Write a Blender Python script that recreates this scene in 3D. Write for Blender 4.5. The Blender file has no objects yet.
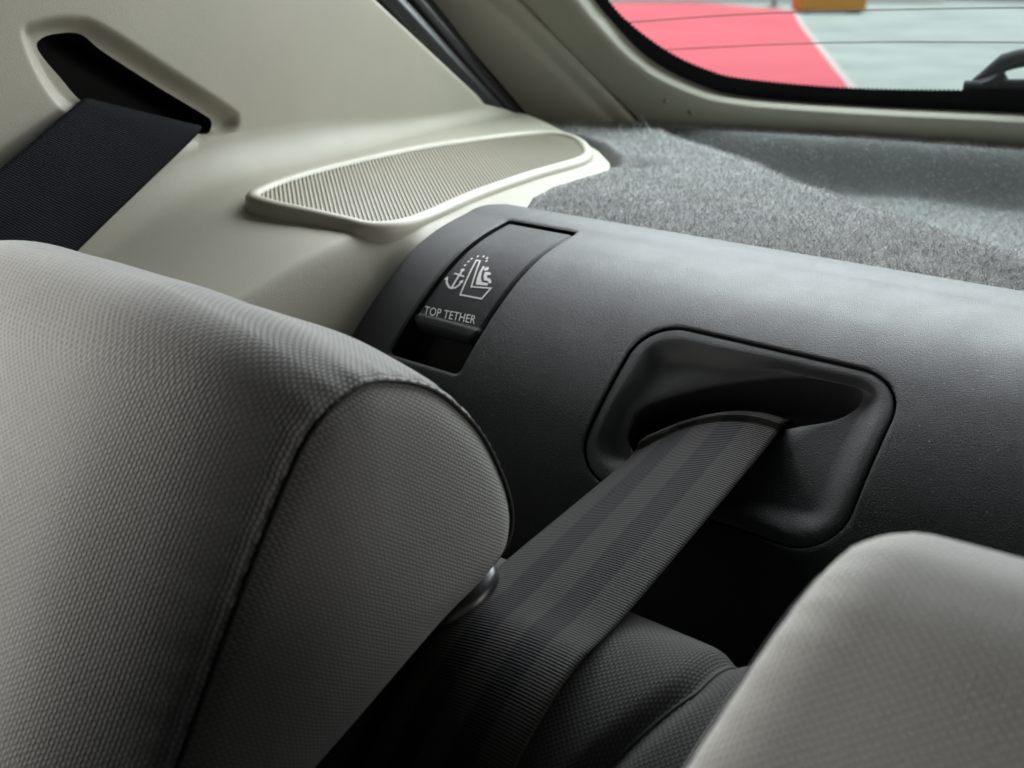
import bpy, math, random
import numpy as np
from mathutils import Vector, Matrix

random.seed(7); rng = np.random.default_rng(7)
scene = bpy.context.scene
C = scene.collection
CZ = 1.25          # the lens is 1.25 m above the paved ground; shapes below are given relative to that height

# ------------------------------------------------------------------ camera
cam_d = bpy.data.cameras.new('camera'); cam = bpy.data.objects.new('camera', cam_d); C.objects.link(cam)
cam_d.sensor_width = 36; cam_d.lens = 36 * 1100 / 1024
cam_d.clip_start = 0.01; cam_d.clip_end = 300
cam.location = (0, 0, CZ)
cam.rotation_euler = (math.radians(90 - 20.8523), 0, math.radians(39.5974))
cam_d.dof.use_dof = True; cam_d.dof.focus_distance = 0.46; cam_d.dof.aperture_fstop = 14.0
cam_d.dof.aperture_blades = 0
scene.camera = cam

# ------------------------------------------------------------------ world, lamps, exposure
w = bpy.data.worlds.new('World'); scene.world = w; w.use_nodes = True
bg = w.node_tree.nodes['Background']; bg.inputs[0].default_value = (0.75, 0.85, 1.0, 1); bg.inputs[1].default_value = 0.008
scene.view_settings.view_transform = 'Standard'; scene.view_settings.look = 'None'
scene.view_settings.exposure = 0.0; scene.view_settings.gamma = 1.0
scene.view_settings.use_curve_mapping = False

def area(name, loc, target, sx, sy, power, col):
    l = bpy.data.lights.new(name, 'AREA'); l.shape = 'RECTANGLE'; l.size = sx; l.size_y = sy
    l.energy = power; l.color = col
    o = bpy.data.objects.new(name, l); C.objects.link(o)
    o.location = (loc[0], loc[1], loc[2] + CZ)
    d = Vector(target) - Vector(loc)
    o.rotation_euler = d.to_track_quat('-Z', 'Y').to_euler()
    return o
# daylight falling in through the car's windows
area('rear_window_daylight', (-0.58, 1.00, 0.29), (-0.38, 0.45, -0.13), 1.15, 0.50, 28.0, (0.92, 0.97, 1.0))
area('left_window_daylight', (-0.72, -0.04, -0.02), (-0.25, 0.17, -0.15), 0.22, 0.18, 7.0, (1.0, 0.98, 0.94))
area('right_window_daylight', (0.90, 0.82, 0.06), (-0.60, 0.70, -0.06), 0.40, 0.26, 4.4, (1.0, 0.97, 0.92))
# the open lot behind the car
lot = area('lot_daylight', (-14, 27, 7), (-14, 27, 0), 46, 36, 14500, (1.0, 0.99, 0.97)); lot.data.spread = math.radians(84)

# ------------------------------------------------------------------ materials
def mat(name):
    m = bpy.data.materials.new(name); m.use_nodes = True
    nt = m.node_tree; b = nt.nodes['Principled BSDF']
    return m, nt, b
def N(nt, t, **kw):
    n = nt.nodes.new(t)
    for k, v in kw.items():
        if hasattr(n, k) and not isinstance(k, int): setattr(n, k, v)
        else: n.inputs[k].default_value = v
    return n
def L(nt, a, b): nt.links.new(a, b)
def mth(nt, op, a, b=None, c=None):
    n = nt.nodes.new('ShaderNodeMath'); n.operation = op
    for i, v in enumerate((a, b, c)):
        if v is None: continue
        if isinstance(v, (int, float)): n.inputs[i].default_value = v
        else: nt.links.new(v, n.inputs[i])
    return n.outputs[0]
def noise(nt, scale, detail=2, rough=.5, coord='Object', sc=None):
    tc = nt.nodes.new('ShaderNodeTexCoord')
    n = nt.nodes.new('ShaderNodeTexNoise'); n.inputs['Scale'].default_value = scale
    n.inputs['Detail'].default_value = detail; n.inputs['Roughness'].default_value = rough
    if sc:
        mp = nt.nodes.new('ShaderNodeMapping'); mp.inputs['Scale'].default_value = sc
        nt.links.new(tc.outputs[coord], mp.inputs[0]); nt.links.new(mp.outputs[0], n.inputs['Vector'])
    else: nt.links.new(tc.outputs[coord], n.inputs['Vector'])
    return n.outputs['Fac']
def ramp(nt, fac, c0, c1, p0=0., p1=1.):
    r = nt.nodes.new('ShaderNodeValToRGB'); r.color_ramp.elements[0].position = p0; r.color_ramp.elements[1].position = p1
    r.color_ramp.elements[0].color = (*c0, 1); r.color_ramp.elements[1].color = (*c1, 1)
    nt.links.new(fac, r.inputs[0]); return r.outputs[0]
def bump(nt, b, h, strength, dist):
    n = nt.nodes.new('ShaderNodeBump'); n.inputs['Strength'].default_value = strength; n.inputs['Distance'].default_value = dist
    nt.links.new(h, n.inputs['Height']); nt.links.new(n.outputs[0], b.inputs['Normal'])

def plastic(name, c0, c1, rough, grain, depth, spec=.5, mottle=18, strength=.6):
    m, nt, b = mat(name)
    L(nt, ramp(nt, noise(nt, mottle, 4, .6), c0, c1, .3, .7), b.inputs['Base Color'])
    b.inputs['Specular IOR Level'].default_value = spec
    g = noise(nt, grain, 2, .55)
    r = mth(nt, 'MULTIPLY_ADD', noise(nt, 60, 3), .16, rough - .08)
    L(nt, r, b.inputs['Roughness'])
    bump(nt, b, g, strength, depth)
    return m
M = {}
M['beige'] = plastic('beige_plastic', (.31, .297, .237), (.335, .32, .255), .52, 1600, .00030, .4)
M['beige_gloss'] = plastic('beige_frame_plastic', (.35, .333, .268), (.375, .355, .285), .46, 1500, .00006, .45)
M['beige_deep'] = plastic('beige_backing_plastic', (.37, .35, .29), (.40, .375, .31), .6, 1500, .0001, .3)
M['black'] = plastic('black_grained_plastic', (.008, .009, .010), (.012, .013, .014), .38, 2300, .00038, .27, 25, 1.0)
M['black_flap'] = plastic('black_flap_plastic', (.012, .013, .014), (.017, .018, .019), .40, 1900, .0003, .12, 25, 1.0)
M['black_bezel'] = plastic('black_bezel_plastic', (.026, .027, .028), (.032, .033, .034), .55, 2000, .0003, .5, 25, 1.0)
M['cavity'] = plastic('black_plastic_cavity_shade', (.006, .006, .006), (.01, .01, .01), .7, 900, .0001, .2)  # near-black put into slots and recesses as the shade inside them
M['rubber'] = plastic('black_rubber', (.010, .011, .012), (.018, .019, .020), .33, 900, .0001, .5)
M['gloss_black'] = plastic('glossy_black_plastic', (.012, .012, .013), (.016, .016, .017), .34, 500, .00002, .5)
M['frit'] = plastic('black_ceramic_print', (.008, .008, .009), (.010, .010, .011), .75, 300, .00001, .1)

def fabric(name, c0, c1, pu, pv, depth, sheen=.25):
    """knit cloth: rows of small loops along u, uv in metres"""
    m, nt, b = mat(name)
    uv = nt.nodes.new('ShaderNodeUVMap'); sp = nt.nodes.new('ShaderNodeSeparateXYZ'); L(nt, uv.outputs[0], sp.inputs[0])
    u = mth(nt, 'MULTIPLY', sp.outputs[0], 1 / pu); v = mth(nt, 'MULTIPLY', sp.outputs[1], 1 / pv)
    wob = mth(nt, 'MULTIPLY', noise(nt, 240, 2, .6), .5)
    u = mth(nt, 'ADD', u, wob)
    col = mth(nt, 'FLOOR', u)
    ru = mth(nt, 'ABSOLUTE', mth(nt, 'SINE', mth(nt, 'MULTIPLY', u, math.pi)))
    vv = mth(nt, 'ADD', v, mth(nt, 'MULTIPLY', col, .5))
    rv = mth(nt, 'ABSOLUTE', mth(nt, 'SINE', mth(nt, 'MULTIPLY', vv, math.pi)))
    h = mth(nt, 'MULTIPLY', mth(nt, 'POWER', ru, .7), mth(nt, 'MULTIPLY_ADD', mth(nt, 'POWER', rv, .7), .85, .15))
    h = mth(nt, 'MULTIPLY_ADD', noise(nt, 2500, 2, .6), .5, h)
    big = noise(nt, 9, 4, .6)
    base = ramp(nt, big, c0, c1, .3, .7)
    mx = nt.nodes.new('ShaderNodeMix'); mx.data_type = 'RGBA'; mx.blend_type = 'MULTIPLY'
    mx.inputs[0].default_value = 1.0
    L(nt, base, mx.inputs[6]); L(nt, ramp(nt, h, (.45, .45, .45), (1.25, 1.25, 1.25), .2, 1.35), mx.inputs[7])  # grooves between the loops darkened in the colour, as cavity shade
    L(nt, mx.outputs[2], b.inputs['Base Color'])
    b.inputs['Roughness'].default_value = .88; b.inputs['Specular IOR Level'].default_value = .2
    b.inputs['Sheen Weight'].default_value = sheen; b.inputs['Sheen Roughness'].default_value = .4
    b.inputs['Sheen Tint'].default_value = (.9, .9, .86, 1)
    bump(nt, b, h, .9, depth)
    return m
M['cloth'] = fabric('grey_knit_cloth', (.205, .204, .194), (.235, .234, .222), .00125, .0020, .0003)
M['cloth_side'] = fabric('grey_knit_side_cloth', (.165, .164, .155), (.19, .188, .178), .00115, .0020, .0003)
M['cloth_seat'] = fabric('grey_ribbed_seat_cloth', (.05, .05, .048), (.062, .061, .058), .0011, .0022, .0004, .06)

def thread(name, c):
    m, nt, b = mat(name); b.inputs['Base Color'].default_value = (*c, 1); b.inputs['Roughness'].default_value = .8
    L(nt, ramp(nt, noise(nt, 900, 2), tuple(x * .7 for x in c), tuple(x * 1.2 for x in c)), b.inputs['Base Color'])
    return m
M['thread'] = thread('dark_thread', (.02, .02, .02))

def webbing(name, light, dark, stripes, rib):
    """seat belt weave: u 0..1 across, v metres along"""
    m, nt, b = mat(name)
    uv = nt.nodes.new('ShaderNodeUVMap'); sp = nt.nodes.new('ShaderNodeSeparateXYZ'); L(nt, uv.outputs[0], sp.inputs[0])
    u, v = sp.outputs[0], sp.outputs[1]
    if stripes:
        r = nt.nodes.new('ShaderNodeValToRGB'); r.color_ramp.interpolation = 'LINEAR'
        el = r.color_ramp.elements; el[0].position = 0; el[0].color = (*light, 1); el[1].position = 1; el[1].color = (*light, 1)
        e = .012
        for a, c0, c1 in ((.19, light, dark), (.37, dark, light), (.56, light, dark), (.75, dark, light)):
            x = el.new(a - e); x.color = (*c0, 1); x = el.new(a + e); x.color = (*c1, 1)
        L(nt, u, r.inputs[0]); base = r.outputs[0]
    else:
        base = ramp(nt, noise(nt, 40, 3), dark, light, .3, .7)
    ph = mth(nt, 'MULTIPLY', v, 2 * math.pi / rib)
    s1 = mth(nt, 'MULTIPLY_ADD', mth(nt, 'SINE', ph), .5, .5)
    zig = mth(nt, 'MULTIPLY_ADD', mth(nt, 'SINE', mth(nt, 'MULTIPLY', u, 2 * math.pi * 58)), .5, .5)
    h = mth(nt, 'MULTIPLY_ADD', zig, .45, s1)
    h = mth(nt, 'MULTIPLY_ADD', noise(nt, 1800, 2), .4, h)
    mx = nt.nodes.new('ShaderNodeMix'); mx.data_type = 'RGBA'; mx.blend_type = 'MULTIPLY'; mx.inputs[0].default_value = 1
    L(nt, base, mx.inputs[6]); L(nt, ramp(nt, h, (.62, .62, .62), (1.1, 1.1, 1.1), .2, 1.4), mx.inputs[7])
    L(nt, mx.outputs[2], b.inputs['Base Color'])
    b.inputs['Roughness'].default_value = .62; b.inputs['Specular IOR Level'].default_value = .07 if stripes else .03
    b.inputs['Sheen Weight'].default_value = .02 if stripes else .0
    bump(nt, b, h, .8, .0003)
    return m
M['belt_striped'] = webbing('striped_webbing', (.038, .036, .033), (.018, .0175, .019), True, .0012)
M['belt_dark'] = webbing('dark_webbing', (.0075, .0085, .011), (.005, .006, .008), False, .0016)

m, nt, b = mat('grey_carpet'); M['carpet'] = m
L(nt, ramp(nt, noise(nt, 700, 3, .7), (.13, .132, .134), (.24, .242, .24), .3, .7), b.inputs['Base Color']); b.inputs['Roughness'].default_value = .95
bump(nt, b, noise(nt, 600, 3, .7), .8, .001)
m, nt, b = mat('grey_carpet_fibre'); M['fibre'] = m
at_ = nt.nodes.new('ShaderNodeUVMap'); sp = nt.nodes.new('ShaderNodeSeparateXYZ'); L(nt, at_.outputs[0], sp.inputs[0])
L(nt, ramp(nt, sp.outputs[0], (.22, .224, .224), (.80, .80, .78), 0, 1), b.inputs['Base Color'])
b.inputs['Roughness'].default_value = .7; b.inputs['Specular IOR Level'].default_value = .25

m, nt, b = mat('white_print'); M['print'] = m
L(nt, ramp(nt, noise(nt, 900, 2), (.86, .86, .83), (.90, .90, .88), .35, .6), b.inputs['Base Color']); b.inputs['Roughness'].default_value = .42

m, nt, b = mat('window_glass'); M['glass'] = m
out = nt.nodes['Material Output']; nt.nodes.remove(b)
tr = N(nt, 'ShaderNodeBsdfTransparent'); tr.inputs[0].default_value = (.90, .945, .935, 1)
gl = N(nt, 'ShaderNodeBsdfGlossy'); gl.inputs['Roughness'].default_value = .03
df = N(nt, 'ShaderNodeBsdfDiffuse'); df.inputs[0].default_value = (.6, .6, .6, 1)
fr = N(nt, 'ShaderNodeLayerWeight'); fr.inputs['Blend'].default_value = .12
mx = N(nt, 'ShaderNodeMixShader'); L(nt, mth(nt, 'MULTIPLY', fr.outputs['Facing'], .25), mx.inputs[0]); L(nt, tr.outputs[0], mx.inputs[1]); L(nt, gl.outputs[0], mx.inputs[2])
mx2 = N(nt, 'ShaderNodeMixShader'); L(nt, mth(nt, 'MULTIPLY', noise(nt, 7, 5, .7), .05), mx2.inputs[0])
L(nt, mx.outputs[0], mx2.inputs[1]); L(nt, df.outputs[0], mx2.inputs[2]); L(nt, mx2.outputs[0], out.inputs[0])
m, nt, b = mat('defroster_wire'); M['wire'] = m
L(nt, ramp(nt, noise(nt, 300, 2), (.10, .05, .04), (.15, .09, .07)), b.inputs['Base Color']); b.inputs['Roughness'].default_value = .6

def paint(name, c0, c1, rough=.75, sc=.35):
    m, nt, b = mat(name)
    L(nt, ramp(nt, noise(nt, sc, 6, .65), c0, c1, .3, .7), b.inputs['Base Color']); b.inputs['Roughness'].default_value = rough
    b.inputs['Specular IOR Level'].default_value = .1
    bump(nt, b, noise(nt, 30, 3), .3, .004)
    return m
M['ground_grey'] = paint('pale_grey_paving', (.19, .23, .235), (.32, .36, .355), .75, .5)
M['ground_red'] = paint('red_ground_paint', (.42, .085, .115), (.54, .115, .145))
M['ground_white'] = paint('white_ground_paint', (.40, .34, .35), (.46, .40, .41))
M['wall_white'] = paint('white_wall_paint', (.66, .67, .66), (.74, .74, .73))
M['orange'] = paint('ochre_orange_paint', (.46, .21, .03), (.54, .26, .045), .6, 1.5)
M['metal_grey'] = paint('grey_metal_paint', (.25, .26, .26), (.33, .34, .33), .5, 3)

# ------------------------------------------------------------------ mesh helpers
WL = {}                                             # world location of every object made here
def mk(name, verts, faces, mats, parent=None, uv=None, midx=None, smooth=True, sharp=None, world=False, base=None):
    V = np.asarray(verts, dtype=float).copy()
    if not world: V[:, 2] += CZ
    if parent is not None: o0 = np.array(WL[parent.name])
    else:
        mn, mx_ = V.min(0), V.max(0); o0 = np.array([(mn[0] + mx_[0]) / 2, (mn[1] + mx_[1]) / 2, mn[2]])
    me = bpy.data.meshes.new(name)
    me.from_pydata((V - o0).tolist(), [], faces)
    if not isinstance(mats, (list, tuple)): mats = [mats]
    for mm in mats: me.materials.append(mm)
    if midx is not None: me.polygons.foreach_set('material_index', np.asarray(midx, dtype=np.int32))
    if uv is not None:
        lay = me.uv_layers.new(name='UVMap'); li = np.zeros(len(me.loops), dtype=np.int32); me.loops.foreach_get('vertex_index', li)
        lay.data.foreach_set('uv', np.asarray(uv, dtype=np.float32)[li].ravel())
    if smooth: me.polygons.foreach_set('use_smooth', np.ones(len(me.polygons), dtype=bool))
    me.validate(); me.update()
    if sharp is not None: me.set_sharp_from_angle(angle=math.radians(sharp))
    o = bpy.data.objects.new(name, me); C.objects.link(o)
    if parent is not None: o.parent = parent; WL[o.name] = tuple(o0)
    else: o.location = o0; WL[o.name] = tuple(o0)
    return o
def thing(name, loc, label, cat, group=None):
    o = bpy.data.objects.new(name, None); C.objects.link(o); o.empty_display_size = .02
    p = (loc[0], loc[1], loc[2] + CZ); o.location = p; WL[o.name] = p
    return tag(o, label, cat, group)
def tag(o, label=None, cat=None, group=None, kind=None):
    if label: o['label'] = label
    if cat: o['category'] = cat; o['kind'] = kind or 'thing'
    if group: o['group'] = group
    if kind: o['kind'] = kind
    return o
def gridfaces(nu, nv, closed_u=False, closed_v=False):
    f = []
    for i in range(nu if closed_u else nu - 1):
        for j in range(nv if closed_v else nv - 1):
            a = i * nv + j; b_ = ((i + 1) % nu) * nv + j
            c = ((i + 1) % nu) * nv + (j + 1) % nv; d = i * nv + (j + 1) % nv
            f.append((a, b_, c, d))
    return f
def spline(P, n, closed=False):
    """Catmull-Rom through the points, resampled evenly by length"""
    P = np.asarray(P, float)
    if closed: Q = np.vstack([P[-1], P, P[0], P[1]])
    else: Q = np.vstack([2 * P[0] - P[1], P, 2 * P[-1] - P[-2]])
    out = []
    for i in range(1, len(Q) - 2):
        t = np.linspace(0, 1, 24, endpoint=False)[:, None]
        p0, p1, p2, p3 = Q[i - 1], Q[i], Q[i + 1], Q[i + 2]
        out.append(.5 * (2 * p1 + (p2 - p0) * t + (2 * p0 - 5 * p1 + 4 * p2 - p3) * t ** 2 + (3 * p1 - p0 - 3 * p2 + p3) * t ** 3))
    out.append(Q[-2][None]); out = np.vstack(out)
    d = np.r_[0, np.cumsum(np.linalg.norm(np.diff(out, axis=0), axis=1))]
    s = np.linspace(0, d[-1], n + 1)[:-1] if closed else np.linspace(0, d[-1], n)
    return np.stack([np.interp(s, d, out[:, k]) for k in range(out.shape[1])], 1)
def sdf(px, py, poly):
    """signed distance to a polygon, negative inside"""
    poly = np.asarray(poly, float); d = np.full(px.shape, 1e9); ins = np.zeros(px.shape, bool)
    for (x0, y0), (x1, y1) in zip(poly, np.roll(poly, -1, 0)):
        ex, ey = x1 - x0, y1 - y0; t = np.clip(((px - x0) * ex + (py - y0) * ey) / (ex * ex + ey * ey + 1e-18), 0, 1)
        d = np.minimum(d, np.hypot(px - x0 - t * ex, py - y0 - t * ey))
        c = ((y0 > py) != (y1 > py)) & (px < (x1 - x0) * (py - y0) / (y1 - y0 + 1e-18) + x0); ins ^= c
    return np.where(ins, -d, d)
def sstep(a, b_, x):
    t = np.clip((x - a) / (b_ - a), 0, 1); return t * t * (3 - 2 * t)
def rrect(x0, x1, y0, y1, r, n=10):
    P = []
    for cx, cy, a0 in ((x1 - r, y1 - r, 0), (x0 + r, y1 - r, 90), (x0 + r, y0 + r, 180), (x1 - r, y0 + r, 270)):
        for k in range(n + 1):
            a = math.radians(a0 + 90 * k / n); P.append((cx + r * math.cos(a), cy + r * math.sin(a)))
    return np.array(P)
def tube(path, rad, ns=10, sec=None, caps=True):
    """swept round (or given) section; rad may vary along the path"""
    path = np.asarray(path, float); n = len(path); T = np.gradient(path, axis=0); T /= np.linalg.norm(T, axis=1)[:, None]
    up = np.array([0., 0, 1]); up = up if abs(T[0] @ up) < .9 else np.array([1., 0, 0])
    rad = np.full(n, rad) if np.isscalar(rad) else np.asarray(rad)
    if sec is None:
        a = np.linspace(0, 2 * math.pi, ns, endpoint=False); sec = np.stack([np.cos(a), np.sin(a)], 1)
    ns = len(sec); V = []; b1 = np.cross(T[0], up); b1 /= np.linalg.norm(b1)
    for i in range(n):
        b1 = b1 - (b1 @ T[i]) * T[i]; b1 /= np.linalg.norm(b1); b2 = np.cross(T[i], b1)
        V += [path[i] + rad[i] * (s[0] * b1 + s[1] * b2) for s in sec]
    F = gridfaces(n, ns, False, True)
    if caps: F += [tuple(range(ns))[::-1], tuple((n - 1) * ns + k for k in range(ns))]
    return np.array(V), F
def join(parts):
    V = []; F = []; k = 0
    for v, f in parts:
        V.append(np.asarray(v)); F += [tuple(i + k for i in q) for q in f]; k += len(v)
    return np.vstack(V), F
def box(x0, x1, y0, y1, z0, z1):
    v = [(x, y, z) for x in (x0, x1) for y in (y0, y1) for z in (z0, z1)]
    return np.array(v, float), [(0, 1, 3, 2), (4, 6, 7, 5), (0, 4, 5, 1), (2, 3, 7, 6), (0, 2, 6, 4), (1, 5, 7, 3)]
def bevel(o, wdt, seg=2, ang=30):
    md = o.modifiers.new('bevel', 'BEVEL'); md.width = wdt; md.segments = seg; md.limit_method = 'ANGLE'; md.angle_limit = math.radians(ang)

# ================================================================== OUTSIDE, seen through the rear window
def sheet(name, poly, z, m_):
    P = np.array([(x, y, z) for x, y in poly], float)
    return mk(name, P, [tuple(range(len(P)))], m_, smooth=False)
G = -CZ
tag(sheet('ground', [(-150, 1.6), (120, 1.6), (120, 160), (-150, 160)], G, M['ground_grey']), kind='structure')
tag(sheet('red_painted_ground', [(-1.5, 5.0), (-4.94, 11.64), (-11.2, 23.4), (-15.4, 31.5), (-21.4, 36.2), (-25.6, 32.9), (-30, 20), (-16, 5.0)], G + .004, M['ground_red']), kind='structure')
tag(sheet('white_ground_line', [(-1.42, 5.0), (-4.86, 11.68), (-11.08, 23.42), (-15.26, 31.53), (-15.4, 31.5), (-11.2, 23.4), (-4.94, 11.64), (-1.5, 5.0)], G + .008, M['ground_white']), kind='structure')
d_ = Vector((-21.6, 36.6, 0)); n_ = Vector((-.5, .86, 0)); t_ = Vector((.86, .5, 0))
v, f = [], []
for a, bb in ((-22, 0), (8.5, 0)):
    for dn in (0, .4):
        p = d_ + t_ * a + n_ * dn; v += [(p.x, p.y, G), (p.x, p.y, 4.5)]
f = [(0, 1, 5, 4), (2, 6, 7, 3), (1, 3, 7, 5), (0, 2, 3, 1), (4, 5, 7, 6)]
tag(mk('boundary_wall', v, f, M['wall_white'], smooth=False), 'blurred white wall beyond the red ground outside the window', 'wall')
# ochre container beside the red paint
ob = thing('container', (-13.4, 30.0, G), 'blurred ochre orange container outside at the top of the rear window', 'container')
ax = Vector((1.37, 1.13, 0)).normalized(); ay = Vector((-ax.y, ax.x, 0)); o_ = Vector((-14.12, 29.4, G))
def obx(a0, a1, b0, b1, z0, z1):
    v, f = box(a0, a1, b0, b1, z0, z1); return np.array([o_ + ax * q[0] + ay * q[1] + Vector((0, 0, q[2])) for q in v]), f
bo = mk('body', *obx(0, 1.8, 0, 1.1, .06, 1.05), M['orange'], ob, smooth=False); bevel(bo, .05)
bo = mk('lid', *obx(-.04, 1.84, -.04, 1.14, 1.053, 1.14), M['orange'], ob, smooth=False); bevel(bo, .03)
for a in (.12, 1.52):
    mk('foot', *obx(a, a + .16, .1, 1.0, 0, .058), M['metal_grey'], ob, smooth=False)
bp = thing('bollard', (-16.75, 33.0, G), 'small blurred grey bollard on the red ground outside the window', 'bollard')
mk('post', *tube([(-16.75, 33.0, G + .04), (-16.75, 33.0, G + .9)], .10, 14), M['metal_grey'], bp, sharp=40)
mk('base_plate', *tube([(-16.75, 33.0, G), (-16.75, 33.0, G + .035)], .26, 18), M['metal_grey'], bp, sharp=40)

# ================================================================== TAILGATE
def TG(x, z, off=0.):                               # inner face of the tailgate; +off is outwards
    x = np.asarray(x, float); z = np.asarray(z, float)
    y = .922 - .44 * (x + .1) ** 2 - 2.2 * np.minimum(0, x + .55) ** 2 - .45 * (z + .13)
    return np.stack([x, y + off * .97, z + off * .12], -1)
tail = thing('tailgate', (-.2, .95, -.2), 'beige trimmed tailgate with the rear window across the top right', 'tailgate')
inner = spline([(-.6105, .0637), (-.587, .0105), (-.5674, -.027), (-.5583, -.0433), (-.5337, -.0755), (-.4971, -.0972), (-.4581, -.1065), (-.371, -.1094), (-.2432, -.108), (0, -.1051), (.2526, -.1051)], 140)
outer = spline([(-.6646, .0623), (-.6348, .0103), (-.6115, -.0267), (-.5989, -.0491), (-.5805, -.0783), (-.5606, -.1069), (-.5426, -.1319), (-.5308, -.1508), (-.4937, -.1629), (-.4438, -.1657), (-.3625, -.1674), (-.2372, -.1674), (0, -.1673), (.2461, -.1674)], 140)
rows = []
for k, off in ((1.0, .02), (1.0, .002), (.985, 0), (.8, -.002), (.5, -.004), (.22, -.007), (.10, -.0085), (.04, -.008), (.0, -.005), (-.01, .0), (-.012, .012)):
    q = inner + (outer - inner) * k; rows.append(TG(q[:, 0], q[:, 1], off))
rows = np.array(rows)
mk('inner_trim', rows.reshape(-1, 3), gridfaces(len(rows), 140), M['beige'], tail, sharp=50)
# pane with its printed black border and heating wires
gx = np.linspace(-.625, .25, 40); gz = np.linspace(-.125, .06, 16)
GX, GZ = np.meshgrid(gx, gz, indexing='ij'); g0 = TG(GX, GZ, .014).reshape(-1, 3); g1 = TG(GX, GZ, .018).reshape(-1, 3)
ff = gridfaces(40, 16)
mk('window_pane', np.vstack([g0, g1]), ff + [tuple(640 + i for i in q[::-1]) for q in ff], M['glass'], tail)
gedge = spline([(-.5986, .0639), (-.5764, .0105), (-.5574, -.027), (-.5432, -.0474), (-.5163, -.0705), (-.4872, -.0849), (-.4566, -.0918), (-.371, -.0958), (-.2439, -.0914), (0, -.0836), (.255, -.0816)], 560)
go = spline([(-.6323, .0632), (-.6099, .0104), (-.5905, -.031), (-.5801, -.0513), (-.5538, -.0864), (-.5083, -.1127), (-.4614, -.1224), (-.3688, -.1243), (-.2416, -.1243), (0, -.1224), (.2508, -.1224)], 560)
nrm = np.gradient(gedge, axis=0); nrm = np.stack([-nrm[:, 1], nrm[:, 0]], 1); nrm /= np.linalg.norm(nrm, axis=1)[:, None]
tooth = np.where((np.arange(560) % 2) == 0, .0, .0018)[:, None]
e2 = gedge + nrm * tooth
fr_v = np.vstack([TG(go[:, 0], go[:, 1], .0125), TG(e2[:, 0], e2[:, 1], .0125)])
mk('window_border', fr_v, gridfaces(2, 560), M['frit'], tail, smooth=False)
for pts in ([(-.5642, -.0484), (-.5474, -.0469), (-.4291, -.0373), (-.2458, -.0302), (0, -.0251), (.2611, -.023)],
            [(-.5416, -.071), (-.5247, -.069), (-.3917, -.0596), (-.2444, -.0547), (0, -.0497), (.2586, -.0476)],
            [(-.5802, -.0259), (-.4391, -.0136), (-.2525, -.0053), (0, 0), (.2637, .0021)]):
    q = spline(pts, 60); mk('defroster_wire', *tube(TG(q[:, 0], q[:, 1], .0132), .00055, 6), M['wire'], tail)
# screws / clip marks moulded in the lower trim
for x, z, r in ((-.516, -.109, .0022), (-.497, -.118, .0032), (-.476, -.116, .0014)):
    a = np.linspace(0, 2 * math.pi, 14, endpoint=False); P = []
    for rr, of in ((1, -.003), (.85, -.0058), (.4, -.0066)):
        P.append(TG(x + r * rr * np.cos(a), z + r * rr * np.sin(a), of))
    P = np.vstack(P); mk('trim_clip', P, gridfaces(3, 14, False, True) + [tuple(28 + k for k in range(14))], M['beige'], tail)

wip = thing('rear_wiper', (-.2, .9, -.1), 'dark blurred wiper outside the rear window, right edge', 'wiper')
q = spline([(-.2895, -.0914), (-.2774, -.0821), (-.2681, -.0742), (-.2412, -.0672), (-.1653, -.0517), (.0523, -.0209)], 40)
P = TG(q[:, 0], q[:, 1], .036); mk('wiper_arm', *tube(P, np.interp(np.arange(40), [0, 3, 10, 39], [.004, .007, .0068, .006]), 8), M['frit'], wip)
q = spline([(-.2942, -.0944), (-.2541, -.091), (-.1529, -.0846), (.0513, -.0718)], 30)
mk('wiper_blade', *tube(TG(q[:, 0], q[:, 1], .026), .0065, 8), M['frit'], wip)
q = spline([(-.2772, -.0836), (-.2721, -.0934)], 4)
mk('wiper_head', *tube(TG(q[:, 0], q[:, 1], .031), .010, 10), M['frit'], wip)

# ================================================================== REAR PILLAR TRIM (fixed strip between the seal and the tailgate)
rp = []
top, bot = .06, -.175
zz = np.linspace(top, bot, 40)
xl = -.6256 + (zz + .1312) / .1041 * (-.0435)
xc = -.5641 + (zz + .1304) / .1031 * (-.0691)
xr = -.5472 + (zz + .1300) / .1033 * (-.0685)
def at_w(wt):                                       # 0 left edge .. 1 crease .. 2 gap
    return np.where(wt <= 1, xl + (xc - xl) * wt, xc + (xr - xc) * (wt - 1))
for wt, off in ((0, .03), (0, -.002), (.03, -.005), (.25, -.0075), (.55, -.009), (.85, -.0085), (.95, -.007), (1.02, -.0035), (1.10, -.003), (1.5, -.0035), (1.85, -.003), (1.96, -.001), (1.98, .02)):
    rp.append(TG(at_w(np.full(40, float(wt))), zz, off))
rp = np.array(rp)
tag(mk('rear_pillar_trim', rp.reshape(-1, 3), gridfaces(len(rp), 40), M['beige'], sharp=60),
    'smooth beige pillar strip between the black rubber seal and the tailgate gap', 'pillar trim')

# ================================================================== WEATHER SEAL
sl = thing('weather_seal', (-.63, .78, -.15), 'shiny black rubber seal slanting down to the grille ledge', 'seal')
tz = np.linspace(0, 1, 30)[:, None]
def lerp(a, b_): return np.array(a) + (np.array(b_) - np.array(a)) * tz
e0 = lerp((-.600, .50, .04), (-.612, .765, -.15)); e1 = lerp((-.694, .652, .04), (-.622, .800, -.15))
e0[:, 0] += .004; e0[:, 1] -= .02; mid = (e0 + e1) / 2
mk('flange', np.vstack([e0 + [-.012, .012, 0], mid + [-.018, .018, -.0], e1 + [-.0, .012, 0]]), gridfaces(3, 30), M['rubber'], sl)
c1 = e0 + (e1 - e0) * .30; mk('bulb', *tube(c1 + [-.004, .0, 0], .0105, 14), M['rubber'], sl)
c2 = e0 + (e1 - e0) * .70; mk('lip', *tube(c2 + [-.002, .0, 0], .0075, 12), M['rubber'], sl)

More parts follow.
